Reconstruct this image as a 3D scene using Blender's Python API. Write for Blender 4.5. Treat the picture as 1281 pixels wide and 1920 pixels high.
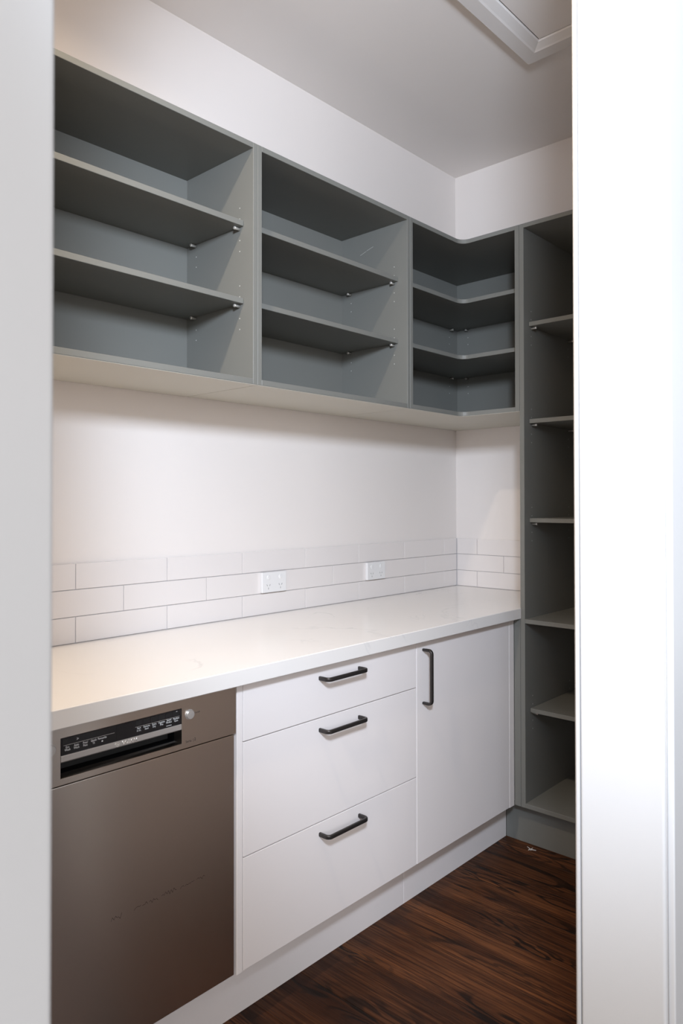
import bpy, bmesh, math, random
from mathutils import Vector, Matrix

random.seed(7)
scene = bpy.context.scene
C = scene.collection
for o in list(bpy.data.objects):
    bpy.data.objects.remove(o)

# ------------------------------------------------------------------ camera
CAM = (1.9454, -2.9315, 1.2810)
YAW, PITCH, ROLL = 0.7419, 0.0119, -0.0011
FPX, SHIFT = 1367.5, -35.1
fwd = Vector((-math.sin(YAW), math.cos(YAW), 0)); rgt = Vector((math.cos(YAW), math.sin(YAW), 0)); up = Vector((0, 0, 1))
f2 = fwd * math.cos(PITCH) + up * math.sin(PITCH); u2 = up * math.cos(PITCH) - fwd * math.sin(PITCH)
r3 = rgt * math.cos(ROLL) + u2 * math.sin(ROLL); u3 = u2 * math.cos(ROLL) - rgt * math.sin(ROLL)
cd = bpy.data.cameras.new('camera'); cam = bpy.data.objects.new('camera', cd); C.objects.link(cam)
m = Matrix((r3, u3, -f2)).transposed().to_4x4(); m.translation = Vector(CAM); cam.matrix_world = m
cd.sensor_fit = 'VERTICAL'; cd.sensor_height = 36.0; cd.sensor_width = 24.0
cd.lens = 36.0 * FPX / 1920.0
cd.shift_y = SHIFT / 1920.0
cd.clip_start = 0.02
cd.dof.use_dof = True; cd.dof.focus_distance = 2.2; cd.dof.aperture_fstop = 9.0
scene.camera = cam

# ------------------------------------------------------------------ world, fill light, exposure
world = bpy.data.worlds.new('world'); scene.world = world; world.use_nodes = True
bgn = world.node_tree.nodes['Background']
bgn.inputs[0].default_value = (0.94, 0.96, 1.0, 1); bgn.inputs[1].default_value = 0.95

def area(name, loc, target, size, power, col, shape='DISK', spread=math.pi):
    ld = bpy.data.lights.new(name, 'AREA'); ld.shape = shape; ld.size = size; ld.energy = power; ld.color = col; ld.spread = spread
    o = bpy.data.objects.new(name, ld); C.objects.link(o); o.location = loc
    o.rotation_euler = (Vector(target) - Vector(loc)).to_track_quat('-Z', 'Y').to_euler()
    return o
# unseen flash fill above the camera, set by the shelf shadows, no hall fitting
sl = bpy.data.lights.new('flash_fill', 'SPOT'); sl.energy = 284.0; sl.color = (0.725, 0.84, 1.0); sl.spot_size = math.radians(85); sl.spot_blend = 0.50; sl.shadow_soft_size = 0.14
so = bpy.data.objects.new('flash_fill', sl); C.objects.link(so); so.location = (2.19, -3.035, 2.155)
so.rotation_euler = (Vector((0.80, -0.47, 1.68)) - so.location).to_track_quat('-Z', 'Y').to_euler()

# unseen fill added to brighten the jambs and base fronts, no window there
wn = area('hall_side_fill', (4.2, -4.9, 1.80), (1.2, -2.2, 1.30), 3.0, 92.0, (0.97, 0.98, 1.0), shape='RECTANGLE'); wn.data.size_y = 1.5

scene.view_settings.view_transform = 'Standard'
scene.view_settings.look = 'None'
scene.view_settings.gamma = 1.0
scene.view_settings.use_curve_mapping = False
scene.view_settings.exposure = 0.0

# ------------------------------------------------------------------ materials
def newmat(name, col, rough=0.5, metal=0.0, spec=0.5):
    mt = bpy.data.materials.new(name); mt.use_nodes = True
    b = mt.node_tree.nodes['Principled BSDF']
    b.inputs['Base Color'].default_value = (*col, 1); b.inputs['Roughness'].default_value = rough
    b.inputs['Metallic'].default_value = metal; b.inputs['Specular IOR Level'].default_value = spec
    return mt
def nd(mt, typ, **kw):
    n = mt.node_tree.nodes.new(typ)
    for k, v in kw.items(): setattr(n, k, v)
    return n
def lk(mt, a, b): mt.node_tree.links.new(a, b)
def bsdf(mt): return mt.node_tree.nodes['Principled BSDF']
def add_noise(mt, scale=(8, 8, 8), amt=0.04, bump=0.0, bscale=200.0, rough_amt=0.0):
    """subtle colour variation, fine relief and uneven gloss from noise in object space"""
    b = bsdf(mt); col = b.inputs['Base Color'].default_value[:]
    tc = nd(mt, 'ShaderNodeTexCoord'); mp = nd(mt, 'ShaderNodeMapping'); mp.inputs['Scale'].default_value = scale
    lk(mt, tc.outputs['Object'], mp.inputs[0])
    nz = nd(mt, 'ShaderNodeTexNoise'); nz.inputs['Scale'].default_value = 1.0; nz.inputs['Detail'].default_value = 5
    lk(mt, mp.outputs[0], nz.inputs['Vector'])
    mx = nd(mt, 'ShaderNodeMix', data_type='RGBA')
    mx.inputs[6].default_value = tuple(c * (1 - amt) for c in col[:3]) + (1,)
    mx.inputs[7].default_value = tuple(min(1, c * (1 + amt)) for c in col[:3]) + (1,)
    lk(mt, nz.outputs['Fac'], mx.inputs[0]); lk(mt, mx.outputs[2], b.inputs['Base Color'])
    if rough_amt:
        r0 = b.inputs['Roughness'].default_value
        mr = nd(mt, 'ShaderNodeMapRange'); mr.inputs['To Min'].default_value = r0 - rough_amt; mr.inputs['To Max'].default_value = r0 + rough_amt
        lk(mt, nz.outputs['Fac'], mr.inputs['Value']); lk(mt, mr.outputs[0], b.inputs['Roughness'])
    if bump:
        n2 = nd(mt, 'ShaderNodeTexNoise'); n2.inputs['Scale'].default_value = bscale; n2.inputs['Detail'].default_value = 3
        lk(mt, tc.outputs['Object'], n2.inputs['Vector'])
        bp = nd(mt, 'ShaderNodeBump'); bp.inputs['Strength'].default_value = bump; bp.inputs['Distance'].default_value = 0.001
        lk(mt, n2.outputs['Fac'], bp.inputs['Height']); lk(mt, bp.outputs[0], b.inputs['Normal'])
    return mt

M = {}
M['wall'] = add_noise(newmat('wall_paint', (0.785, 0.73, 0.695), 0.75, spec=0.25), (3, 3, 3), 0.012, 0.12, 260)
M['ceiling'] = add_noise(newmat('ceiling_paint', (0.86, 0.81, 0.775), 0.9, spec=0.1), (3, 3, 3), 0.012, 0.1, 200)
M['trim'] = add_noise(newmat('trim_enamel', (0.62, 0.61, 0.605), 0.38), (6, 6, 6), 0.01, 0.05, 120)
M['green'] = add_noise(newmat('grey_green_laminate', (0.186, 0.187, 0.173), 0.38, spec=0.25), (5, 5, 5), 0.03, 0.0, 900, 0.02)
M['white'] = add_noise(newmat('white_laminate', (0.84, 0.785, 0.765), 0.33), (5, 5, 5), 0.008, 0.04, 500)
M['tile'] = add_noise(newmat('white_glazed_tile', (0.76, 0.71, 0.685), 0.16), (4, 4, 4), 0.01, 0.10, 18)
M['grout'] = add_noise(newmat('grey_grout', (0.52, 0.50, 0.51), 0.9, spec=0.1), (40, 40, 40), 0.05)
M['plastic'] = newmat('white_plastic', (0.78, 0.765, 0.755), 0.30)
M['slot'] = newmat('grey_slot', (0.22, 0.22, 0.21), 0.6)
M['steel'] = newmat('brushed_steel', (0.56, 0.50, 0.45), 0.34, 1.0)
M['bright_steel'] = newmat('satin_steel', (0.60, 0.58, 0.56), 0.30, 0.65)
M['chrome'] = newmat('nickel_pin', (0.92, 0.89, 0.84), 0.20, 0.7)
M['handle'] = add_noise(newmat('gunmetal_handle', (0.050, 0.045, 0.043), 0.34, 0.7), (30, 30, 30), 0.1, 0.1, 1500)
M['black'] = newmat('black_gloss', (0.008, 0.008, 0.010), 0.18)
M['key'] = newmat('black_key', (0.013, 0.013, 0.014), 0.35)
M['print'] = newmat('white_print', (0.80, 0.80, 0.80), 0.5)
M['dprint'] = newmat('dark_print', (0.03, 0.028, 0.026), 0.5)
M['pencil'] = newmat('grey_marker', (0.035, 0.03, 0.03), 0.7)
M['dark'] = newmat('dark_void', (0.02, 0.02, 0.02), 0.9)
M['recess'] = newmat('black_recess', (0.004, 0.004, 0.005), 0.5, spec=0.2)
M['underside'] = add_noise(newmat('pale_board_underside', (0.58, 0.555, 0.485), 0.5, spec=0.3), (6, 6, 6), 0.03)
M['hatch'] = add_noise(newmat('hatch_paint', (0.78, 0.745, 0.72), 0.8, spec=0.12), (6, 6, 6), 0.012)
M['hole'] = newmat('lit_rim_and_scuff', (0.55, 0.55, 0.52), 0.5)  # pale tone stands for the lit edge of the holes, also colours the scuff

# brushed grain on the steel
mt = M['steel']; b = bsdf(mt)
tc = nd(mt, 'ShaderNodeTexCoord'); mp = nd(mt, 'ShaderNodeMapping'); mp.inputs['Scale'].default_value = (1, 3, 900)
lk(mt, tc.outputs['Object'], mp.inputs[0])
nz = nd(mt, 'ShaderNodeTexNoise'); nz.inputs['Scale'].default_value = 1.0; nz.inputs['Detail'].default_value = 3
lk(mt, mp.outputs[0], nz.inputs['Vector'])
mr = nd(mt, 'ShaderNodeMapRange'); mr.inputs['To Min'].default_value = 0.295; mr.inputs['To Max'].default_value = 0.315
lk(mt, nz.outputs['Fac'], mr.inputs['Value']); lk(mt, mr.outputs[0], b.inputs['Roughness'])
b.inputs['Anisotropic'].default_value = 0.75; b.inputs['Anisotropic Rotation'].default_value = 0.25
tg = nd(mt, 'ShaderNodeTangent', direction_type='RADIAL', axis='Z'); lk(mt, tg.outputs[0], b.inputs['Tangent'])

# engineered stone: warm white with faint grey veins
mt = M['stone'] = newmat('white_stone', (0.79, 0.76, 0.735), 0.17); b = bsdf(mt)
tc = nd(mt, 'ShaderNodeTexCoord'); mp = nd(mt, 'ShaderNodeMapping'); mp.inputs['Rotation'].default_value = (0.3, 0.5, 0.6)
lk(mt, tc.outputs['Object'], mp.inputs[0])
nz = nd(mt, 'ShaderNodeTexNoise'); nz.inputs['Scale'].default_value = 2.4; nz.inputs['Detail'].default_value = 7; nz.inputs['Distortion'].default_value = 0.9
lk(mt, mp.outputs[0], nz.inputs['Vector'])
sb = nd(mt, 'ShaderNodeMath', operation='SUBTRACT'); sb.inputs[1].default_value = 0.5; lk(mt, nz.outputs['Fac'], sb.inputs[0])
ab = nd(mt, 'ShaderNodeMath', operation='ABSOLUTE'); lk(mt, sb.outputs[0], ab.inputs[0])
rp = nd(mt, 'ShaderNodeMapRange'); rp.inputs['From Min'].default_value = 0.0; rp.inputs['From Max'].default_value = 0.010
rp.inputs['To Min'].default_value = 1.0; rp.inputs['To Max'].default_value = 0.0; lk(mt, ab.outputs[0], rp.inputs['Value'])
n2 = nd(mt, 'ShaderNodeTexNoise'); n2.inputs['Scale'].default_value = 3.1; n2.inputs['Detail'].default_value = 2; lk(mt, tc.outputs['Object'], n2.inputs['Vector'])
gate = nd(mt, 'ShaderNodeMapRange'); gate.inputs['From Min'].default_value = 0.50; gate.inputs['From Max'].default_value = 0.64; lk(mt, n2.outputs['Fac'], gate.inputs['Value'])
mu = nd(mt, 'ShaderNodeMath', operation='MULTIPLY'); lk(mt, rp.outputs[0], mu.inputs[0]); lk(mt, gate.outputs[0], mu.inputs[1])
mu2 = nd(mt, 'ShaderNodeMath', operation='MULTIPLY'); lk(mt, mu.outputs[0], mu2.inputs[0]); mu2.inputs[1].default_value = 0.42
mx = nd(mt, 'ShaderNodeMix', data_type='RGBA'); mx.inputs[6].default_value = (0.79, 0.76, 0.735, 1); mx.inputs[7].default_value = (0.42, 0.42, 0.43, 1)
lk(mt, mu2.outputs[0], mx.inputs[0]); lk(mt, mx.outputs[2], b.inputs['Base Color'])

# dark stained timber: cathedral figure, pores and a tone of its own for every board
mt = M['wood'] = newmat('dark_stained_oak', (0.06, 0.03, 0.02), 0.45, spec=0.14); b = bsdf(mt)
tc = nd(mt, 'ShaderNodeTexCoord'); oi = nd(mt, 'ShaderNodeObjectInfo')
cb = nd(mt, 'ShaderNodeCombineXYZ')
for k, s in enumerate((41.0, 13.0, 7.0)):
    q = nd(mt, 'ShaderNodeMath', operation='MULTIPLY'); q.inputs[1].default_value = s; lk(mt, oi.outputs['Random'], q.inputs[0]); lk(mt, q.outputs[0], cb.inputs[k])
va = nd(mt, 'ShaderNodeVectorMath', operation='ADD'); lk(mt, tc.outputs['Object'], va.inputs[0]); lk(mt, cb.outputs[0], va.inputs[1])
def wnoise(scale, detail, dist=0.0, rough=0.5):
    mp = nd(mt, 'ShaderNodeMapping'); mp.inputs['Scale'].default_value = scale; lk(mt, va.outputs[0], mp.inputs[0])
    n = nd(mt, 'ShaderNodeTexNoise'); n.inputs['Scale'].default_value = 1.0; n.inputs['Detail'].default_value = detail
    n.inputs['Distortion'].default_value = dist; n.inputs['Roughness'].default_value = rough
    lk(mt, mp.outputs[0], n.inputs['Vector']); return n.outputs['Fac']
def wmath(op, a, bb=None, c=None):
    n = nd(mt, 'ShaderNodeMath', operation=op)
    for i, v in enumerate((a, bb, c)):
        if v is None: continue
        if isinstance(v, (int, float)): n.inputs[i].default_value = v
        else: lk(mt, v, n.inputs[i])
    return n.outputs[0]
def wramp(v, a, bb, c=0.0, d=1.0):
    n = nd(mt, 'ShaderNodeMapRange'); n.inputs['From Min'].default_value = a; n.inputs['From Max'].default_value = bb
    n.inputs['To Min'].default_value = c; n.inputs['To Max'].default_value = d; lk(mt, v, n.inputs['Value']); return n.outputs[0]
def wmix(f, a, bb, blend='MIX'):
    n = nd(mt, 'ShaderNodeMix', data_type='RGBA', blend_type=blend)
    lk(mt, f, n.inputs[0]) if not isinstance(f, float) else setattr(n.inputs[0], 'default_value', f)
    for i, v in ((6, a), (7, bb)):
        if isinstance(v, tuple): n.inputs[i].default_value = (*v, 1)
        else: lk(mt, v, n.inputs[i])
    return n.outputs[2]
fig = wnoise((1.7, 8.0, 1.0), 3.0, 0.7, 0.45)
rings = wmath('SINE', wmath('MULTIPLY', fig, 80.0))
ringd = wramp(rings, 0.15, 0.75)
patch = wramp(wnoise((1.8, 9.0, 1.0), 2.0), 0.42, 0.60)
ringd = wmath('MULTIPLY', ringd, patch)
tone = wramp(wnoise((1.3, 10.0, 1.0), 4.0, 0.6), 0.32, 0.68)
streak = wramp(wnoise((3.0, 150.0, 1.0), 5.0, 0.0, 0.7), 0.40, 0.62)
pores = wramp(wnoise((12.0, 420.0, 1.0), 3.0, 0.0, 0.6), 0.50, 0.66)
c1 = wmix(tone, (0.034, 0.0115, 0.0055), (0.215, 0.078, 0.028))
c2 = wmix(streak, c1, (0.045, 0.0155, 0.007))
c3 = wmix(wmath('MULTIPLY', ringd, 0.92), c2, (0.0095, 0.0055, 0.004))
c4 = wmix(wmath('MULTIPLY', pores, 0.65), c3, (0.012, 0.007, 0.005))
bt = wramp(oi.outputs['Random'], 0.0, 1.0, 0.66, 1.12)
hs = nd(mt, 'ShaderNodeHueSaturation'); lk(mt, bt, hs.inputs['Value']); lk(mt, c4, hs.inputs['Color'])
lk(mt, hs.outputs[0], b.inputs['Base Color'])
lk(mt, wramp(streak, 0, 1, 0.40, 0.52), b.inputs['Roughness'])
bp = nd(mt, 'ShaderNodeBump'); bp.inputs['Strength'].default_value = 0.25; bp.inputs['Distance'].default_value = 0.0008
hh = wmath('MULTIPLY', wmath('ADD', pores, ringd), -1.0); lk(mt, hh, bp.inputs['Height']); lk(mt, bp.outputs[0], b.inputs['Normal'])

# ------------------------------------------------------------------ builders
def wl(o):
    v = Vector((0, 0, 0))
    while o is not None: v = v + o.location; o = o.parent
    return v
def finish(name, bm, loc, mat, parent=None, smooth=False):
    me = bpy.data.meshes.new(name); bmesh.ops.recalc_face_normals(bm, faces=bm.faces); bm.to_mesh(me); bm.free()
    if smooth: me.polygons.foreach_set('use_smooth', [True] * len(me.polygons))
    me.materials.append(M[mat] if isinstance(mat, str) else mat)
    return link(name, me, loc, parent)
def link(name, me, loc, parent=None):
    o = bpy.data.objects.new(name, me); C.objects.link(o)
    o.parent = parent; o.location = Vector(loc) - (wl(parent) if parent else Vector((0, 0, 0)))
    return o
def bm_box(bm, lo, hi):
    v = [bm.verts.new((x, y, z)) for x in (lo[0], hi[0]) for y in (lo[1], hi[1]) for z in (lo[2], hi[2])]
    for f in ((0, 1, 3, 2), (4, 6, 7, 5), (0, 4, 5, 1), (2, 3, 7, 6), (0, 2, 6, 4), (1, 5, 7, 3)): bm.faces.new([v[i] for i in f])
def box(name, lo, hi, mat, parent=None, bev=0.0008, seg=1):
    lo = Vector(lo); hi = Vector(hi); c = (lo + hi) / 2
    bm = bmesh.new(); bm_box(bm, lo - c, hi - c)
    if bev: bmesh.ops.bevel(bm, geom=bm.edges[:], offset=bev, segments=seg, affect='EDGES', profile=0.5)
    return finish(name, bm, c, mat, parent)
def prism(name, pts, z0, z1, mat, parent=None, bev=0.0008):
    """polygon in plan, extruded from z0 to z1"""
    cx = sum(p[0] for p in pts) / len(pts); cy = sum(p[1] for p in pts) / len(pts); cz = (z0 + z1) / 2
    bm = bmesh.new()
    bot = [bm.verts.new((x - cx, y - cy, z0 - cz)) for x, y in pts]; top = [bm.verts.new((x - cx, y - cy, z1 - cz)) for x, y in pts]
    f1 = bm.faces.new(bot); f2 = bm.faces.new(top); n = len(pts)
    for i in range(n): bm.faces.new((bot[i], bot[(i + 1) % n], top[(i + 1) % n], top[i]))
    if bev:
        ed = list({e for f in (f1, f2) for e in f.edges}); bmesh.ops.bevel(bm, geom=ed, offset=bev, segments=1, affect='EDGES')
    return finish(name, bm, (cx, cy, cz), mat, parent)
def frame_basis(d):
    d = Vector(d).normalized(); a = Vector((0, 0, 1)) if abs(d.z) < 0.9 else Vector((1, 0, 0))
    u = d.cross(a).normalized(); return u, d.cross(u).normalized()
def lathe_bm(bm, base, axis, prof, n=20):
    """profile of (distance along axis, radius) turned round the axis"""
    base = Vector(base); axis = Vector(axis).normalized(); u, v = frame_basis(axis); rings = []
    for h, r in prof:
        rings.append([bm.verts.new(base + axis * h + (u * math.cos(2 * math.pi * k / n) + v * math.sin(2 * math.pi * k / n)) * max(r, 1e-5)) for k in range(n)])
    for a, b_ in zip(rings, rings[1:]):
        for k in range(n): bm.faces.new((a[k], a[(k + 1) % n], b_[(k + 1) % n], b_[k]))
    bm.faces.new(rings[0]); bm.faces.new(rings[-1])
def lathe(name, base, axis, prof, mat, parent=None, n=20):
    bm = bmesh.new(); lathe_bm(bm, (0, 0, 0), axis, prof, n)
    o = finish(name, bm, base, mat, parent)
    return o
def sweep_bm(bm, path, w, h, upv, r=0.002):
    """rounded-rectangle section (w across, h along upv) swept along path"""
    upv = Vector(upv).normalized(); sec = []
    for sx, sy, a0 in ((1, 1, 0), (-1, 1, 90), (-1, -1, 180), (1, -1, 270)):
        for k in range(4):
            a = math.radians(a0 + 30 * k); sec.append((sx * (w / 2 - r) + r * math.cos(a), sy * (h / 2 - r) + r * math.sin(a)))
    rings = []; P = [Vector(p) for p in path]
    for i, p in enumerate(P):
        d = (P[min(i + 1, len(P) - 1)] - P[max(i - 1, 0)]).normalized(); s = d.cross(upv).normalized()
        rings.append([bm.verts.new(p + s * a + upv * b_) for a, b_ in sec])
    n = len(sec)
    for a, b_ in zip(rings, rings[1:]):
        for k in range(n): bm.faces.new((a[k], a[(k + 1) % n], b_[(k + 1) % n], b_[k]))
    bm.faces.new(rings[0]); bm.faces.new(rings[-1])
def tag(o, label, cat, group=None):
    o['label'] = label; o['category'] = cat
    if group: o['group'] = group
    return o
def thing(name, loc, label, cat, group=None):
    o = bpy.data.objects.new(name, None); C.objects.link(o); o.location = loc; o.empty_display_size = 0.05
    return tag(o, label, cat, group)
def struct(o, label, cat):
    o['kind'] = 'structure'; o['label'] = label; o['category'] = cat; return o
def lettering(text, x, y, z, size, mat, parent, align='CENTER', depth=0.0002, name='lettering', sx=1.0):
    """flat lettering on a face that looks along +x: reads along +y"""
    cu = bpy.data.curves.new('lettering', 'FONT'); cu.body = text; cu.size = size; cu.align_x = align; cu.align_y = 'CENTER'
    cu.resolution_u = 2; cu.extrude = depth; cu.space_line = 0.85
    tmp = bpy.data.objects.new('tmp', cu); C.objects.link(tmp)
    dg = bpy.context.evaluated_depsgraph_get(); me = bpy.data.meshes.new_from_object(tmp.evaluated_get(dg))
    bpy.data.objects.remove(tmp); bpy.data.curves.remove(cu)
    me.transform(Matrix(((0, 0, 1, 0), (sx, 0, 0, 0), (0, 1, 0, 0), (0, 0, 0, 1))))
    me.materials.clear(); me.materials.append(M[mat]); me.name = name
    return link(name, me, (x, y, z), parent)

# ------------------------------------------------------------------ key sizes (metres)
H = 2.8304                       # ceiling
XR, XO = 1.3915, 1.5380          # pantry face and hall face of the doorway wall
YR, YL = -1.730, -2.7386         # doorway opening
YN = -2.95                       # near end of the pantry
ZD = 2.70                        # door head
WU, ZU0, ZU1 = 0.3457, 1.6201, 2.3187
YE = -0.4773                     # front of end-wall joinery
YA, YB = -1.5444, -0.8155
ZC, ZCB, XC = 0.885, 0.8457, 0.6011
XB = 0.5711; XK = 0.5089; YK = -0.4306; ZB = 0.1495
X1 = 0.5984
T = 0.016

# ------------------------------------------------------------------ setting
wall_left = struct(box('wall_left', (-0.10, YN - 0.1, 0), (0, 0.10, H), 'wall', bev=0), 'long white painted pantry wall behind the bench and shelves', 'wall')
wall_back = struct(box('wall_back', (0, 0, 0), (XR, 0.10, H), 'wall', bev=0), 'white painted end wall of the pantry behind the tall shelves', 'wall')
wall_front = struct(box('wall_front', (0, YN - 0.10, 0), (XR, YN, H), 'wall', bev=0), 'near white end wall of the pantry out of view', 'wall')
bm = bmesh.new(); xc = (XR + XO) / 2
bm_box(bm, (XR + 0.001 - xc, YR + 0.012, 0), (XO - xc, 2.0, H)); bm_box(bm, (XR + 0.001 - xc, -5.0, 0), (XO - xc, YL - 0.012, H)); bm_box(bm, (XR + 0.001 - xc, YL - 0.012, ZD + 0.012), (XO - xc, YR + 0.012, H))
wall_right = struct(finish('wall_right', bm, (xc, 0, 0), 'wall'), 'white wall with the doorway opening on the right', 'wall')
floor = struct(box('floor', (-0.10, -9.0, -0.05), (9.0, 3.0, -0.0190), 'dark', bev=0), 'dark stained timber floor boards', 'floor')
bm = bmesh.new(); bw, bl = 0.1668, 3.45
bm_box(bm, (-bl / 2, -bw / 2 + 0.0004, -0.0095), (bl / 2, bw / 2 - 0.0004, 0.0095))
bmesh.ops.bevel(bm, geom=[e for e in bm.edges if abs(e.verts[0].co.z - 0.0095) < 1e-6 and abs(e.verts[1].co.z - 0.0095) < 1e-6], offset=0.0007, segments=1, affect='EDGES')
pk = bpy.data.meshes.new('plank'); bm.to_mesh(pk); bm.free(); pk.materials.append(M['wood'])
y = -1.531 + 9 * bw
while y > -4.25:
    link('plank', pk, (1.655, y + bw / 2, -0.0095), floor); y -= bw
ceiling = struct(box('ceiling', (-0.10, -9.0, H), (4.2, 3.0, H + 0.08), 'ceiling', bev=0), 'flat white plaster ceiling with an access hatch', 'ceiling')

# splashback tiles, three courses of long white tiles on both walls
TZ = [ZC, 0.9583 + 0.001, 1.0343 + 0.001, 1.1093]
TL = 0.302
grout = box('grout_bed', (0.0, YN, ZC), (0.0035, 0, 1.1080), 'grout', wall_left, bev=0)
grout2 = box('grout_bed', (0.0035, -0.0035, ZC), (X1 - 0.001, 0, 1.1080), 'grout', wall_back, bev=0)
tcache = {}
def tile(lo, hi, parent):
    d = tuple(round(hi[i] - lo[i], 4) for i in range(3))
    c = [(lo[i] + hi[i]) / 2 for i in range(3)]
    if d not in tcache:
        o = box('tile', lo, hi, 'tile', parent, bev=0.0010, seg=2); tcache[d] = o.data
    else: o = link('tile', tcache[d], c, parent)
    return o
for r in range(3):
    z0, z1 = TZ[r] + (0.0015 if r == 0 else 0.001), TZ[r + 1] - 0.001
    off = 0.0 if r != 1 else TL / 2
    ys = [-0.0075] + [yy for yy in [-0.1111 + off - k * TL for k in range(0, 12)] if YN < yy < -0.02] + [YN]
    for a, b_ in zip(ys, ys[1:]):
        tile((0.0, b_ + 0.0012, z0), (0.0072, a - 0.0012, z1), wall_left)
    xs = [0.0075] + ([0.1183, 0.4203] if r != 1 else [0.2577, 0.5597]) + [X1 - 0.002]
    for a, b_ in zip(xs, xs[1:]):
        tile((a + 0.0012, -0.0072, z0), (b_ - 0.0012, 0.0, z1), wall_back)

# door frame: jambs, head and architraves
door = bpy.data.objects.new('door_1', None); C.objects.link(door); door.location = ((XR + XO) / 2, (YR + YL) / 2, 0)
struct(door, 'white painted door frame the pantry is seen through', 'door frame')
box('jamb', (XR + 0.0070, YR, 0), (XO, YR + 0.012, ZD + 0.012), 'trim', door, bev=0.0045, seg=4)
box('edge_bead', (XR - 0.0005, YR - 0.0006, 0), (XR + 0.0056, YR + 0.012, ZD), 'trim', door, bev=0.0012, seg=2)
box('jamb', (XR, YL - 0.012, 0), (XO, YL, ZD + 0.012), 'trim', door, bev=0.004, seg=3)
box('head_jamb', (XR, YL, ZD), (XO, YR, ZD + 0.012), 'trim', door, bev=0.003, seg=2)
box('architrave', (XO, YR + 0.0095, 0), (XO + 0.0115, YR + 0.095, min(ZD + 0.095, H)), 'trim', door, bev=0.0025, seg=3)
box('architrave', (XO, YL - 0.090, 0), (XO + 0.012, YL, min(ZD + 0.095, H)), 'trim', door, bev=0.003, seg=3)
box('architrave', (XO, YL, ZD + 0.0095), (XO + 0.0115, YR + 0.0095, min(ZD + 0.095, H)), 'trim', door, bev=0.0025, seg=3)
for a in ((YR + 0.02, YR + 0.09), (YL - 0.09, YL - 0.02)):
    box('architrave', (XR - 0.012, a[0], 0), (XR + 0.001, a[1], ZD + 0.08), 'trim', door, bev=0.002)

# ceiling access hatch: mitred frame with a stepped profile and a panel
hx0, hy0, hs_ = 0.711, -0.614, 0.665
hatch = thing('ceiling_hatch', (hx0 + hs_ / 2, hy0 - hs_ / 2, H), 'white framed access hatch in the ceiling near the top right', 'ceiling hatch')
prof = [(0.0, 0.0), (0.0, -0.013), (0.006, -0.020), (0.052, -0.020), (0.058, -0.017), (0.083, -0.0085), (0.086, -0.004), (0.086, 0.0)]
for side in range(4):
    bm = bmesh.new(); ra = []; rb = []
    for d, z in prof:
        h = hs_ / 2 - d
        pts = [(-h, h), (h, h), (h, -h), (-h, -h)]
        a, b_ = pts[side], pts[(side + 1) % 4]
        ra.append(bm.verts.new((a[0], a[1], z))); rb.append(bm.verts.new((b_[0], b_[1], z)))
    n = len(prof)
    for k in range(n): bm.faces.new((ra[k], ra[(k + 1) % n], rb[(k + 1) % n], rb[k]))
    bm.faces.new(ra); bm.faces.new(rb)
    finish('frame_rail', bm, hatch.location, 'hatch', hatch)
ih = hs_ / 2 - 0.0895
box('hatch_panel', (hatch.location.x - ih, hatch.location.y - ih, H - 0.005), (hatch.location.x + ih, hatch.location.y + ih, H - 0.001), 'ceiling', hatch, bev=0.0006)
bm = bmesh.new(); g = hs_ / 2 - 0.084
bm_box(bm, (-g, -g, -0.0009), (g, g, -0.0002)); finish('gap', bm, hatch.location, 'dark', hatch)

# ------------------------------------------------------------------ downlight in the pantry ceiling
def downlight(x, y):
    t = thing('downlight', (x, y, H), 'round white recessed downlight in the pantry ceiling over the bench', 'ceiling light')
    lathe('trim_ring', (x, y, H), (0, 0, -1), [(0.0, 0.052), (0.003, 0.052), (0.005, 0.049), (0.005, 0.040), (0.001, 0.038)], 'trim', t, 32)
    em = bpy.data.materials.new('lit_lens'); em.use_nodes = True; bb = bsdf(em)
    bb.inputs['Emission Color'].default_value = (1, 0.88, 0.72, 1); bb.inputs['Emission Strength'].default_value = 6.0
    lathe('lens', (x, y, H), (0, 0, -1), [(0.0, 0.0375), (0.0022, 0.0375), (0.0026, 0.02)], em, t, 32)
    a = area('downlight_beam', (x, y, H - 0.006), (x, y, 0), 0.07, 19.5, (1.0, 0.84, 0.65), spread=math.radians(160))
    a.parent = t; a.location = (0, 0, -0.006); a.rotation_euler = (0, 0, 0)
downlight(0.87, -2.51)

# ------------------------------------------------------------------ open wall shelves
PIN_PROF = [(0.0, 0.0028), (0.003, 0.0028), (0.003, 0.0048), (0.016, 0.0042), (0.0185, 0.0050), (0.021, 0.0050), (0.0225, 0.0035)]
pin_mesh = {}
def pin(p, axis, parent):
    key = tuple(axis)
    if key not in pin_mesh:
        o = lathe('shelf_pin', p, axis, PIN_PROF, 'chrome', parent, 14)
        o.data.polygons.foreach_set('use_smooth', [len(f.vertices) == 4 for f in o.data.polygons]); pin_mesh[key] = o.data
        return o
    return link('shelf_pin', pin_mesh[key], p, parent)
def holes(pts, axis, parent):
    """pale discs at the drilled pin holes, the lit hole edge put into the colour"""
    c = sum((Vector(p) for p in pts), Vector()) / len(pts); bm = bmesh.new()
    for p in pts: lathe_bm(bm, Vector(p) - c, axis, [(-0.001, 0.0019), (0.0004, 0.0019)], 8)
    o = finish('pin_holes', bm, c, 'hole', parent); o['kind'] = 'stuff'
    return o
SHZ = [(2.0865, 2.1030), (1.8595, 1.8755)]      # the two adjustable shelves
HOLEZ = [2.1440, 2.1120, 2.0485, 2.0165, 1.9150, 1.8830, 1.8190, 1.7870]
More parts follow.
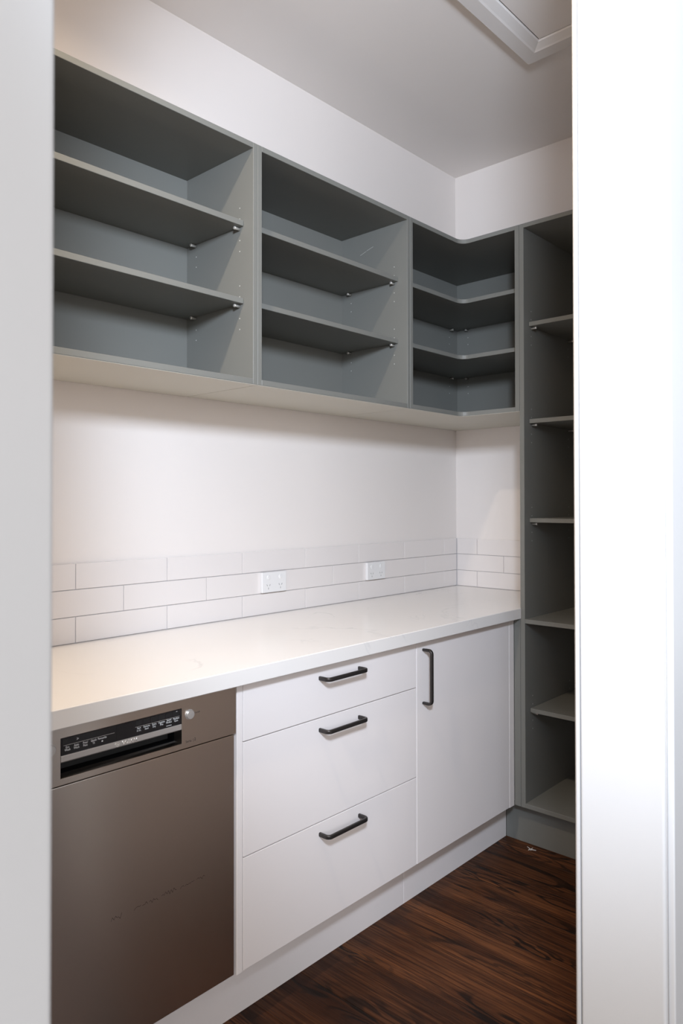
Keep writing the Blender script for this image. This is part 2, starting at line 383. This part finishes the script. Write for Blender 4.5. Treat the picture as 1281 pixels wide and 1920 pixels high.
def wall_shelf(y0, y1, label):
    t = thing('open_wall_cabinet', (WU / 2, (y0 + y1) / 2, ZU0), label, 'wall cabinet')
    a, b_ = y0 + 0.0004, y1 - 0.0004
    box('side_panel', (0.0005, a, ZU0), (WU, a + T, ZU1), 'green', t); box('side_panel', (0.0005, b_ - T, ZU0), (WU, b_, ZU1), 'green', t)
    box('top_panel', (0.0005, a + T, ZU1 - T), (WU, b_ - T, ZU1), 'green', t)
    box('bottom_panel', (0.0005, a + T, ZU0), (WU, b_ - T, ZU0 + T), 'green', t)
    box('back_panel', (0.008, a + T, ZU0 + T), (0.024, b_ - T, ZU1 - T), 'green', t, bev=0)
    box('underside', (0.001, a + 0.001, ZU0 - 0.0012), (WU - 0.002, b_ - 0.001, ZU0 - 0.0001), 'underside', t, bev=0)['label'] = 'pale underside board'
    for z0, z1 in SHZ:
        box('shelf', (0.0255, a + T + 0.0015, z0), (0.303, b_ - T - 0.0015, z1), 'green', t)
        for x in (0.285, 0.073):
            pin((x, b_ - T, z0 - 0.0055), (0, -1, 0), t); pin((x, a + T, z0 - 0.0055), (0, 1, 0), t)
    holes([(x, b_ - T, z) for x in (0.285, 0.073) for z in HOLEZ], (0, -1, 0), t)
    holes([(x, a + T, z) for x in (0.285, 0.073) for z in HOLEZ], (0, 1, 0), t)
    return t
wall_shelf(YA - (YB - YA), YA, 'open grey-green wall shelf unit at the left, above the dishwasher')
mid_unit = wall_shelf(YA, YB, 'open grey-green wall shelf unit in the middle, beside the corner unit')

bm = bmesh.new(); yS = YB - 0.0004 - T - 0.0002
for (xa, za), (xb, zb) in (((0.120, 2.2230), (0.150, 2.2330)), ((0.152, 2.2335), (0.185, 2.2430))):
    bm.faces.new([bm.verts.new(Vector((x, 0, z)) - Vector((0.15, 0, 2.233))) for x, z in ((xa, za), (xb, zb - 0.0006), (xb, zb + 0.0006), (xa, za + 0.0012))])
finish('scuff', bm, (0.15, yS, 2.233), 'hole', mid_unit)

# L-shaped corner unit with rounded inner corners
def ell(x0, y0, xf, yf, xe, ye0, r, n=8):
    """plan of an L: along the long wall down to ye0, along the end wall out to xe, inner corner (xf, yf) filleted"""
    pts = [(x0, y0), (x0, ye0), (xf, ye0)]
    for k in range(n + 1):
        a = math.pi - (math.pi / 2) * k / n
        pts.append((xf + r + r * math.cos(a), yf - r + r * math.sin(a)))
    pts += [(xe, yf), (xe, y0)]
    return pts
t = thing('open_corner_cabinet', (0.25, -0.30, ZU0), 'L-shaped open grey-green corner wall shelf unit with rounded inner edges', 'wall cabinet')
yb0, xe1 = YB + 0.0004, X1 - 0.0004
TS = 0.018
box('side_panel', (0.0005, yb0, ZU0), (WU, yb0 + T, ZU1), 'green', t)
box('side_panel', (xe1 - TS, YE, ZU0), (xe1, -0.0005, ZU1), 'green', t)
prism('top_panel', ell(0.0005, -0.0005, WU, YE, xe1 - TS, yb0 + T, 0.036), ZU1 - T, ZU1, 'green', t)
prism('bottom_panel', ell(0.0005, -0.0005, WU, YE, xe1 - TS, yb0 + T, 0.036), ZU0, ZU0 + T, 'green', t)
prism('underside', ell(0.001, -0.001, WU - 0.002, YE + 0.002, xe1 - 0.001, yb0 + 0.001, 0.036), ZU0 - 0.0012, ZU0 - 0.0001, 'underside', t, bev=0)['label'] = 'pale underside board'
box('back_panel', (0.008, yb0 + T, ZU0 + T), (0.024, -0.0245, ZU1 - T), 'green', t, bev=0)
box('back_panel', (0.008, -0.024, ZU0 + T), (xe1 - TS, -0.008, ZU1 - T), 'green', t, bev=0)
for z0, z1 in SHZ:
    prism('shelf', ell(0.0255, -0.0255, 0.303, -0.4135, xe1 - TS - 0.0015, yb0 + T + 0.0015, 0.036), z0, z1, 'green', t)
    pin((0.024, -0.089, z0 - 0.0055), (1, 0, 0), t); pin((0.084, -0.024, z0 - 0.0055), (0, -1, 0), t)
    pin((0.285, yb0 + T, z0 - 0.0055), (0, 1, 0), t); pin((xe1 - TS, -0.39, z0 - 0.0055), (-1, 0, 0), t)
HZ2 = [2.0485, 2.0165, 1.8190, 1.7870]
holes([(0.024, -0.089, z) for z in HZ2], (1, 0, 0), t); holes([(0.084, -0.024, z) for z in HZ2], (0, -1, 0), t)

# tall open unit on the end wall
t = thing('tall_open_cabinet', ((X1 + XR) / 2, YE / 2, 0), 'tall dark grey-green open shelf unit from floor to wall shelf height at the right', 'tall cabinet')
XT0, XT1 = X1 + 0.0004, XR - 0.014
box('side_panel', (XT0, YE, ZB), (XT0 + TS, -0.0005, ZU1), 'green', t)
box('side_panel', (XT1 - TS, YE, ZB), (XT1, -0.0005, ZU1), 'green', t)
box('top_panel', (XT0 + TS, YE, ZU1 - T), (XT1 - TS, -0.0005, ZU1), 'green', t)
box('bottom_panel', (XT0 + TS, YE, ZB), (XT1 - TS, -0.0005, ZB + 0.017), 'green', t)
box('back_panel', (XT0 + TS, -0.030, ZB + 0.017), (XT1 - TS, -0.014, ZU1 - T), 'green', t, bev=0)
box('fixed_shelf', (XT0 + TS, YE + 0.0004, 0.830), (XT1 - TS, -0.0305, 0.8462), 'green', t)
for zt in (1.9565, 1.5910, 1.2195, 0.5105):
    box('shelf', (XT0 + TS + 0.0015, -0.4405, zt - 0.016), (XT1 - TS - 0.0015, -0.0315, zt), 'green', t)
    for yy in (-0.420, -0.108):
        pin((XT0 + TS, yy, zt - 0.016 - 0.0055), (1, 0, 0), t); pin((XT1 - TS, yy, zt - 0.016 - 0.0055), (-1, 0, 0), t)
HT = [2.0, 1.969, 1.905, 1.873, 1.630, 1.599, 1.536, 1.504, 1.260, 1.228, 1.166, 1.134, 0.553, 0.522, 0.461, 0.430]
holes([(XT0 + TS, yy, z) for yy in (-0.420, -0.108) for z in HT], (1, 0, 0), t)
for a in (XT0 + 0.05, XT1 - 0.08):
    for yy in (-0.38, -0.08): lathe('foot', (a + 0.02, yy, 0), (0, 0, 1), [(0, 0.03), (0.008, 0.03), (0.012, 0.02), (ZB - 0.0003, 0.02)], 'dark', t, 12)

# ------------------------------------------------------------------ benchtop
pts = [(0.0005, YN + 0.001), (XC, YN + 0.001), (XC, YE - 0.0006), (X1 - 0.0008, YE - 0.0006), (X1 - 0.0008, -0.0005), (0.0005, -0.0005)]
bt_ = prism('benchtop', pts, ZCB, ZC, 'stone', None, bev=0.0018)
tag(bt_, 'long white stone benchtop with faint grey veins along the wall', 'benchtop')

# ------------------------------------------------------------------ base cabinets
def bar_handle(p0, length, axis, parent):
    """flat bar pull with rounded bends; p0 is the middle of the span on the front face"""
    axis = Vector(axis); out = Vector((1, 0, 0)); hl = length / 2; D = 0.033; R = 0.011
    path = [-axis * hl + out * 0.0]
    for k in range(7):
        a = math.pi / 2 * k / 6
        path.append(-axis * (hl - R + R * math.cos(a)) + out * (D - R + R * math.sin(a)))
    path = path[:1] + [-axis * hl + out * (D - R) * 0.55] + path[1:]
    full = path + [Vector((p.x, -p.y, -p.z)) for p in reversed(path)]
    bm = bmesh.new(); upv = Vector((0, 0, 1)) if abs(axis.y) > 0.5 else Vector((0, 1, 0))
    sweep_bm(bm, full, 0.0085, 0.0112, upv, 0.0028)
    o = finish('handle', bm, p0, 'handle', parent, smooth=False)
    o.data.polygons.foreach_set('use_smooth', [len(f.vertices) == 4 for f in o.data.polygons])
    o['label'] = 'dark gunmetal bar pull'
    return o
def feet(t, x0, x1, y0, y1):
    for x in (x0, x1):
        for y in (y0, y1): lathe('foot', (x, y, 0), (0, 0, 1), [(0, 0.03), (0.008, 0.03), (0.012, 0.02), (ZB - 0.0003, 0.02)], 'dark', t, 12)
FT = 0.018
YD0, YD1 = -1.7850, -1.0876
t = thing('drawer_cabinet', (0.28, (YD0 + YD1) / 2, 0), 'white base cabinet of three drawers beside the dishwasher', 'drawer unit')
box('body', (0.010, YD0 + 0.001, ZB), (XB - FT - 0.002, YD1, ZCB - 0.0005), 'white', t)
box('end_panel', (0.010, -1.8050, ZB - 0.0018), (XB, -1.7872, ZCB - 0.0005), 'white', t)
for z0, z1, zh in ((0.7008, 0.8400, 0.8066), (0.4220, 0.6984, 0.6676), (ZB, 0.4196, 0.3885)):
    d = box('drawer', (XB - FT, YD0, z0), (XB, YD1, z1), 'white', t, bev=0.0010, seg=2)
    d['label'] = 'white drawer front with bar pull'
    bar_handle((XB, -1.4395, zh), 0.160, (0, 1, 0), d)
feet(t, 0.08, 0.44, YD0 + 0.08, YD1 - 0.08)
YO0, YO1 = -1.0842, -0.5140
t = thing('door_cabinet', (0.28, (YO0 + YE) / 2, 0), 'white base cabinet with one door in the corner beside the tall green unit', 'base cabinet')
box('body', (0.010, YD1 + 0.001, ZB), (XB - FT - 0.002, -0.02, ZCB - 0.0005), 'white', t)
d = box('door', (XB - FT, YO0, ZB), (XB, YO1, 0.8400), 'white', t, bev=0.0010, seg=2)
bar_handle((XB, -1.0495, 0.7290), 0.168, (0, 0, 1), d)
box('filler_panel', (XB - FT, -0.5118, ZB - 0.0018), (XB, YE - 0.0008, ZCB - 0.0005), 'white', t)
box('scribe_filler', (XB + 0.0006, YE, ZB), (X1 - 0.0004, YE + 0.02, ZCB - 0.0005), 'green', t)['label'] = 'grey-green scribe filler strip'
feet(t, 0.08, 0.44, YO0 + 0.08, -0.15)
kb = box('kickboard', (XK + 0.0005, YK, 0), (XR - 0.0145, YK + 0.016, ZB - 0.0005), 'green'); tag(kb, 'dark green kickboard under the tall open shelf unit', 'kickboard')
kb = box('kickboard', (XK - 0.016, -2.9495, 0), (XK, -1.0733, ZB - 0.0025), 'white', bev=0.0006); tag(kb, 'long white kickboard under the dishwasher and the drawers', 'kickboard', 'white kickboards along the floor')
kb = box('kickboard', (XK - 0.016, -1.0725, 0), (XK, YK - 0.0005, ZB - 0.0025), 'white', bev=0.0006); tag(kb, 'short white kickboard under the cabinet door, next to the green kickboard', 'kickboard', 'white kickboards along the floor')

# ------------------------------------------------------------------ dishwasher
DY1, DY0 = -1.8075, -2.4085
DC = -2.1055
t = thing('dishwasher', (0.29, (DY0 + DY1) / 2, 0), 'stainless steel dishwasher with black control panel under the benchtop at left', 'dishwasher')
box('body', (0.020, DY0 + 0.006, 0.150), (0.515, DY1 - 0.006, ZCB - 0.004), 'dark', t)
FX = XB + 0.0005
wy0, wy1, wz0, wz1 = -2.2465, -1.9632, 0.7390, 0.8178
FZ0, FZ1 = 0.7262, ZCB - 0.0015
def ring_panel(name, x0, x1, o0, o1, i0, i1, mat, parent):
    """plate facing +x with a rectangular opening"""
    c = Vector(((x0 + x1) / 2, (o0[0] + o1[0]) / 2, (o0[1] + o1[1]) / 2)); bm = bmesh.new()
    def rect(a, b_, x): return [bm.verts.new(Vector((x, yy, zz)) - c) for yy, zz in ((a[0], a[1]), (b_[0], a[1]), (b_[0], b_[1]), (a[0], b_[1]))]
    ch = 0.0009
    of, ob = rect((o0[0] + ch, o0[1] + ch), (o1[0] - ch, o1[1] - ch), x1), rect(o0, o1, x0)
    om = rect(o0, o1, x1 - ch)
    jf, jm, jb = rect((i0[0] - ch, i0[1] - ch), (i1[0] + ch, i1[1] + ch), x1), rect(i0, i1, x1 - ch), rect(i0, i1, x0)
    for k in range(4):
        n = (k + 1) % 4
        for a, b_ in ((of, jf), (om, of), (ob, om), (jf, jm), (jm, jb), (jb, ob)): bm.faces.new((a[k], a[n], b_[n], b_[k]))
    return finish(name, bm, c, mat, parent)
fas = ring_panel('fascia', FX - 0.030, FX, (DY0, FZ0), (DY1, FZ1), (wy0, wz0), (wy1, wz1), 'steel', t)
box('door_panel', (FX - 0.030, DY0 + 0.004, 0.1525), (FX - 0.0015, -1.8125, FZ0 - 0.0022), 'steel', t, bev=0.0014, seg=2)
# handle recess behind the window
bm = bmesh.new(); rc = Vector((FX - 0.05, DC, 0.755))
for lo, hi in (((FX - 0.075, wy0 - 0.002, wz0 - 0.004), (FX - 0.070, wy1 + 0.002, wz1)), ((FX - 0.070, wy0 - 0.002, wz0 - 0.004), (FX - 0.0305, wy1 + 0.002, wz0 - 0.0005)),
               ((FX - 0.070, wy0 - 0.004, wz0 - 0.004), (FX - 0.0305, wy0 - 0.0005, wz1)), ((FX - 0.070, wy1 + 0.0005, wz0 - 0.004), (FX - 0.0305, wy1 + 0.004, wz1))):
    bm_box(bm, Vector(lo) - rc, Vector(hi) - rc)
finish('grip_recess', bm, rc, 'recess', t)
# control panel with keys, display and print
cp = box('control_panel', (FX - 0.028, wy0 + 0.0006, 0.7832), (FX - 0.0012, wy1 - 0.0006, wz1 - 0.0005), 'black', t, bev=0.0004)
cp['label'] = 'glossy black control panel with white lettering'
PX = FX - 0.0010
box('display', (PX - 0.0006, -2.1255, 0.7868), (PX + 0.0001, -2.0870, 0.8148), 'black', cp, bev=0)
kw = 0.0178
ky = [-2.0722 + i * 0.0188 for i in range(6)]
for yy in ky: box('key', (PX - 0.0006, yy - kw / 2 + 0.0006, 0.8048), (PX + 0.0004, yy + kw / 2 - 0.0006, 0.8150), 'key', cp, bev=0.0003)
kl = [-2.2323, -2.2135, -2.1946, -2.1765, -2.1578]
for yy in kl[:1]: box('key', (PX - 0.0006, yy - 0.0095, 0.8048), (PX + 0.0004, yy + 0.0095, 0.8150), 'key', cp, bev=0.0003)
for a, b_ in ((ky[0] - 0.009, ky[-1] + 0.009), (-2.2405, -2.1300)):
    box('printed_line', (PX - 0.0003, a, 0.8021), (PX + 0.0002, b_, 0.8028), 'bright_steel', cp, bev=0)
for yy, s in zip(ky, ('Start\nin hr.', 'Remote\nStart', 'Extra\nDry', 'Hygiene\nPlus', 'Speed\nPerfect', 'Machine\nCare')):
    lettering(s, PX + 0.0001, yy, 0.7965 if s[0] != 'S' or s[1] == 't' else 0.7972, 0.0060, 'print', cp, sx=0.84)
for k in range(5): box('small_print', (PX - 0.0001, ky[4] - 0.0066 + k * 0.0028, 0.7867), (PX + 0.0002, ky[4] - 0.0046 + k * 0.0028, 0.7880), 'print', cp, bev=0)
for yy, s in zip(kl, ('Eco\nWash', 'Auto\nWash', 'Pots/\nPans', 'Quick\n1h', 'Favourite\n\u2606')):
    if s.startswith('Fav'): s = 'Favourite'
    lettering(s, PX + 0.0001, yy, 0.7955 if s != 'Favourite' else 0.7985, 0.0062, 'print', cp, sx=0.84)
# star under Favourite
bm = bmesh.new(); vs = [bm.verts.new((0.0, (0.0026 if k % 2 == 0 else 0.0012) * math.sin(math.pi * k / 5), (0.0026 if k % 2 == 0 else 0.0012) * math.cos(math.pi * k / 5))) for k in range(10)]
bm.faces.new(vs); finish('star_mark', bm, (PX + 0.0003, kl[4], 0.7922), 'print', cp)
lettering('>', PX + 0.0001, -2.2110, 0.8095, 0.0085, 'print', cp)
bm = bmesh.new(); bm_box(bm, (0, -0.0016, -0.0004), (0.0002, 0.0016, 0.0004)); finish('indicator_mark', bm, (PX + 0.0004, ky[5] + 0.001, 0.8142), 'print', cp)
# satin grip strip with the maker's name in relief
bm = bmesh.new(); L = (wy1 - wy0) / 2 - 0.0006; rows = []
for dx, dz in ((-0.020, 0.0070), (0.0, 0.0070), (0.0012, 0.0055), (0.0012, -0.0045), (-0.001, -0.0068), (-0.006, -0.0072), (-0.020, -0.0072)):
    rows.append((bm.verts.new((dx, -L, dz)), bm.verts.new((dx, L, dz))))
for a, b_ in zip(rows, rows[1:] + rows[:1]): bm.faces.new((a[0], a[1], b_[1], b_[0]))
bm.faces.new([r[0] for r in rows]); bm.faces.new([r[1] for r in rows])
gs = finish('grip_strip', bm, (FX - 0.002, (wy0 + wy1) / 2, 0.7760), 'bright_steel', t)
gs['label'] = 'satin silver grip strip with raised maker name'
lettering('BOSCH', FX - 0.0006, -2.0945, 0.7767, 0.0105, 'chrome', gs, depth=0.0011, sx=1.05)  # letters and emblem in brighter metal, standing in for highlights on the relief
bm = bmesh.new()                                  # round emblem: a ring with an armature bar inside
for r0, r1 in ((0.0050, 0.0042),):
    n = 20; R0 = [bm.verts.new((0.0009, r0 * math.cos(2 * math.pi * k / n), r0 * math.sin(2 * math.pi * k / n))) for k in range(n)]
    R1 = [bm.verts.new((0.0009, r1 * math.cos(2 * math.pi * k / n), r1 * math.sin(2 * math.pi * k / n))) for k in range(n)]
    Q0 = [bm.verts.new((0, v.co.y, v.co.z)) for v in R0]; Q1 = [bm.verts.new((0, v.co.y, v.co.z)) for v in R1]
    for k in range(n):
        m_ = (k + 1) % n
        for a, b_ in ((R0, R1), (Q0, R0), (R1, Q1)): bm.faces.new((a[k], a[m_], b_[m_], b_[k]))
bm_box(bm, (0, -0.0024, -0.0028), (0.0009, -0.0013, 0.0028)); bm_box(bm, (0, 0.0013, -0.0028), (0.0009, 0.0024, 0.0028)); bm_box(bm, (0, -0.0014, -0.0006), (0.0009, 0.0014, 0.0006))
finish('emblem', bm, (FX - 0.0006, -2.1238, 0.7767), 'chrome', gs)
# round push buttons either side of the window, and print on the steel
for yy in (-1.9425, 2 * DC + 1.9425):
    k = lathe('push_button', (FX - 0.001, yy, 0.8005), (1, 0, 0), [(0, 0.0118), (0.0012, 0.0118), (0.0012, 0.0108), (0.0052, 0.0104), (0.0062, 0.0094), (0.0066, 0.0)], 'bright_steel', t, 28)
lettering('On/Off', FX, -1.9215, 0.8010, 0.0048, 'dprint', fas)
lettering('Serie', FX, -1.9535, 0.7405, 0.0078, 'dprint', fas, align='LEFT')
lettering('|', FX, -1.9325, 0.7405, 0.0078, 'dprint', fas)
lettering('2', FX, -1.9278, 0.7412, 0.0092, 'dprint', fas, depth=0.0004)
# faint hand-drawn marks on the door and one small scuff by its edge
random.seed(3)
def scribble(y0, y1, z, h):
    bm = bmesh.new(); n = max(4, int((y1 - y0) / 0.0034)); w = 0.00038
    P = [Vector((0, (y0 + (y1 - y0) * k / n) - y0, (random.random() - 0.5) * h + (0.5 if k % 2 else -0.5) * h * 0.6)) for k in range(n + 1)]
    for a, b_ in zip(P, P[1:]):
        d = (b_ - a).normalized(); s = Vector((0, -d.z, d.y)) * w
        bm.faces.new([bm.verts.new(q) for q in (a - s, b_ - s, b_ + s, a + s)])
    finish('marker_scribble', bm, (FX - 0.0013, y0, z), 'pencil', t)
for a, b_, h in ((-2.137, -2.112, 0.0075), (-2.083, -2.066, 0.006), (-2.063, -2.050, 0.006), (-2.046, -2.024, 0.0055), (-2.015, -1.976, 0.008), (-1.966, -1.956, 0.005), (-1.953, -1.928, 0.004), (-1.922, -1.899, 0.005)):
    scribble(a, b_, 0.4195, h)
bm = bmesh.new(); n = 14; w = 0.0006
for k in range(n):
    a0, a1 = math.radians(35 + 290 * k / n), math.radians(35 + 290 * (k + 1) / n)
    bm.faces.new([bm.verts.new((0, r * math.cos(a), r * math.sin(a) * 1.1)) for r, a in ((0.0042, a0), (0.0042, a1), (0.0050, a1), (0.0050, a0))])
finish('scuff', bm, (FX - 0.0012, -1.8220, 0.5990), 'bright_steel', t)
for x in (0.08, 0.45):
    for yy in (DY0 + 0.06, DY1 - 0.06): lathe('foot', (x, yy, 0), (0, 0, 1), [(0, 0.022), (0.01, 0.022), (0.014, 0.012), (0.1503, 0.012)], 'dark', t, 12)
# plain end unit past the dishwasher, carries the benchtop to the near wall
t = thing('end_cabinet', (0.28, -2.68, 0), 'plain white base cabinet on the far side of the dishwasher, hidden by the door frame', 'base cabinet')
box('body', (0.010, YN + 0.002, ZB), (XB - FT - 0.002, DY0 - 0.004, ZCB - 0.0005), 'white', t)
d = box('door', (XB - FT, YN + 0.004, ZB), (XB, DY0 - 0.005, 0.8400), 'white', t, bev=0.001, seg=2)
bar_handle((XB, -2.47, 0.7290), 0.168, (0, 0, 1), d)
feet(t, 0.08, 0.44, YN + 0.08, DY0 - 0.08)

# ------------------------------------------------------------------ power points on the tiles
def power_point(y, z, label):
    x0 = 0.0072; t = thing('power_point', (x0, y, z - 0.0355), label, 'power outlet', 'double power points on the splashback')
    W, Hh, D = 0.1150, 0.0715, 0.0125
    box('plate', (x0, y - W / 2, z - Hh / 2), (x0 + D, y + W / 2, z + Hh / 2), 'plastic', t, bev=0.0022, seg=3)
    xf = x0 + D
    for s in (-1, 1):
        sw = lathe('switch', (xf - 0.0005, y + s * 0.0285, z + 0.0175), (1, 0, 0), [(0, 0.0082), (0.0012, 0.0082), (0.0022, 0.0066), (0.0026, 0.0)], 'plastic', t, 18)
        bm = bmesh.new()
        for a, (dy, dz) in ((28, (-0.0064, 0.0028)), (-28, (0.0064, 0.0028)), (0, (0, -0.0088))):
            R = Matrix.Rotation(math.radians(a), 3, 'X'); n0 = len(bm.verts)
            bm_box(bm, (0, -0.0009, -0.0034), (0.0004, 0.0009, 0.0034)); bm.verts.ensure_lookup_table()
            for v in bm.verts[n0:]: v.co = R @ v.co + Vector((0, dy, dz))
        finish('socket_slots', bm, (xf - 0.0001, y + s * 0.0285, z - 0.0125), 'slot', t)
power_point(-1.1825, 0.9980, 'white double power point nearer the dishwasher, on the middle tile row')
power_point(-0.6175, 0.9980, 'white double power point nearer the corner, on the middle tile row')

# ------------------------------------------------------------------ small white fleck on the floor
bm = bmesh.new(); random.seed(5)
for a, l, w in ((0.3, 0.020, 0.0022), (1.5, 0.016, 0.0016), (2.6, 0.022, 0.0020), (4.4, 0.011, 0.0026), (5.4, 0.009, 0.002)):
    d = Vector((math.cos(a), math.sin(a), 0)); s = Vector((-d.y, d.x, 0)); tp = [Vector((0, 0, 0)) - s * w, d * l - s * w * 0.3, d * l + s * w * 0.3, s * w]
    lo = [bm.verts.new(p) for p in tp]; hi = [bm.verts.new(p + Vector((0, 0, 0.0012))) for p in tp]
    bm.faces.new(lo); bm.faces.new(hi)
    for k in range(4): bm.faces.new((lo[k], lo[(k + 1) % 4], hi[(k + 1) % 4], hi[k]))
o = finish('plaster_fleck', bm, (0.632, -0.470, 0.0002), 'plastic'); tag(o, 'small white plaster fleck on the dark floor by the green kickboard', 'debris')
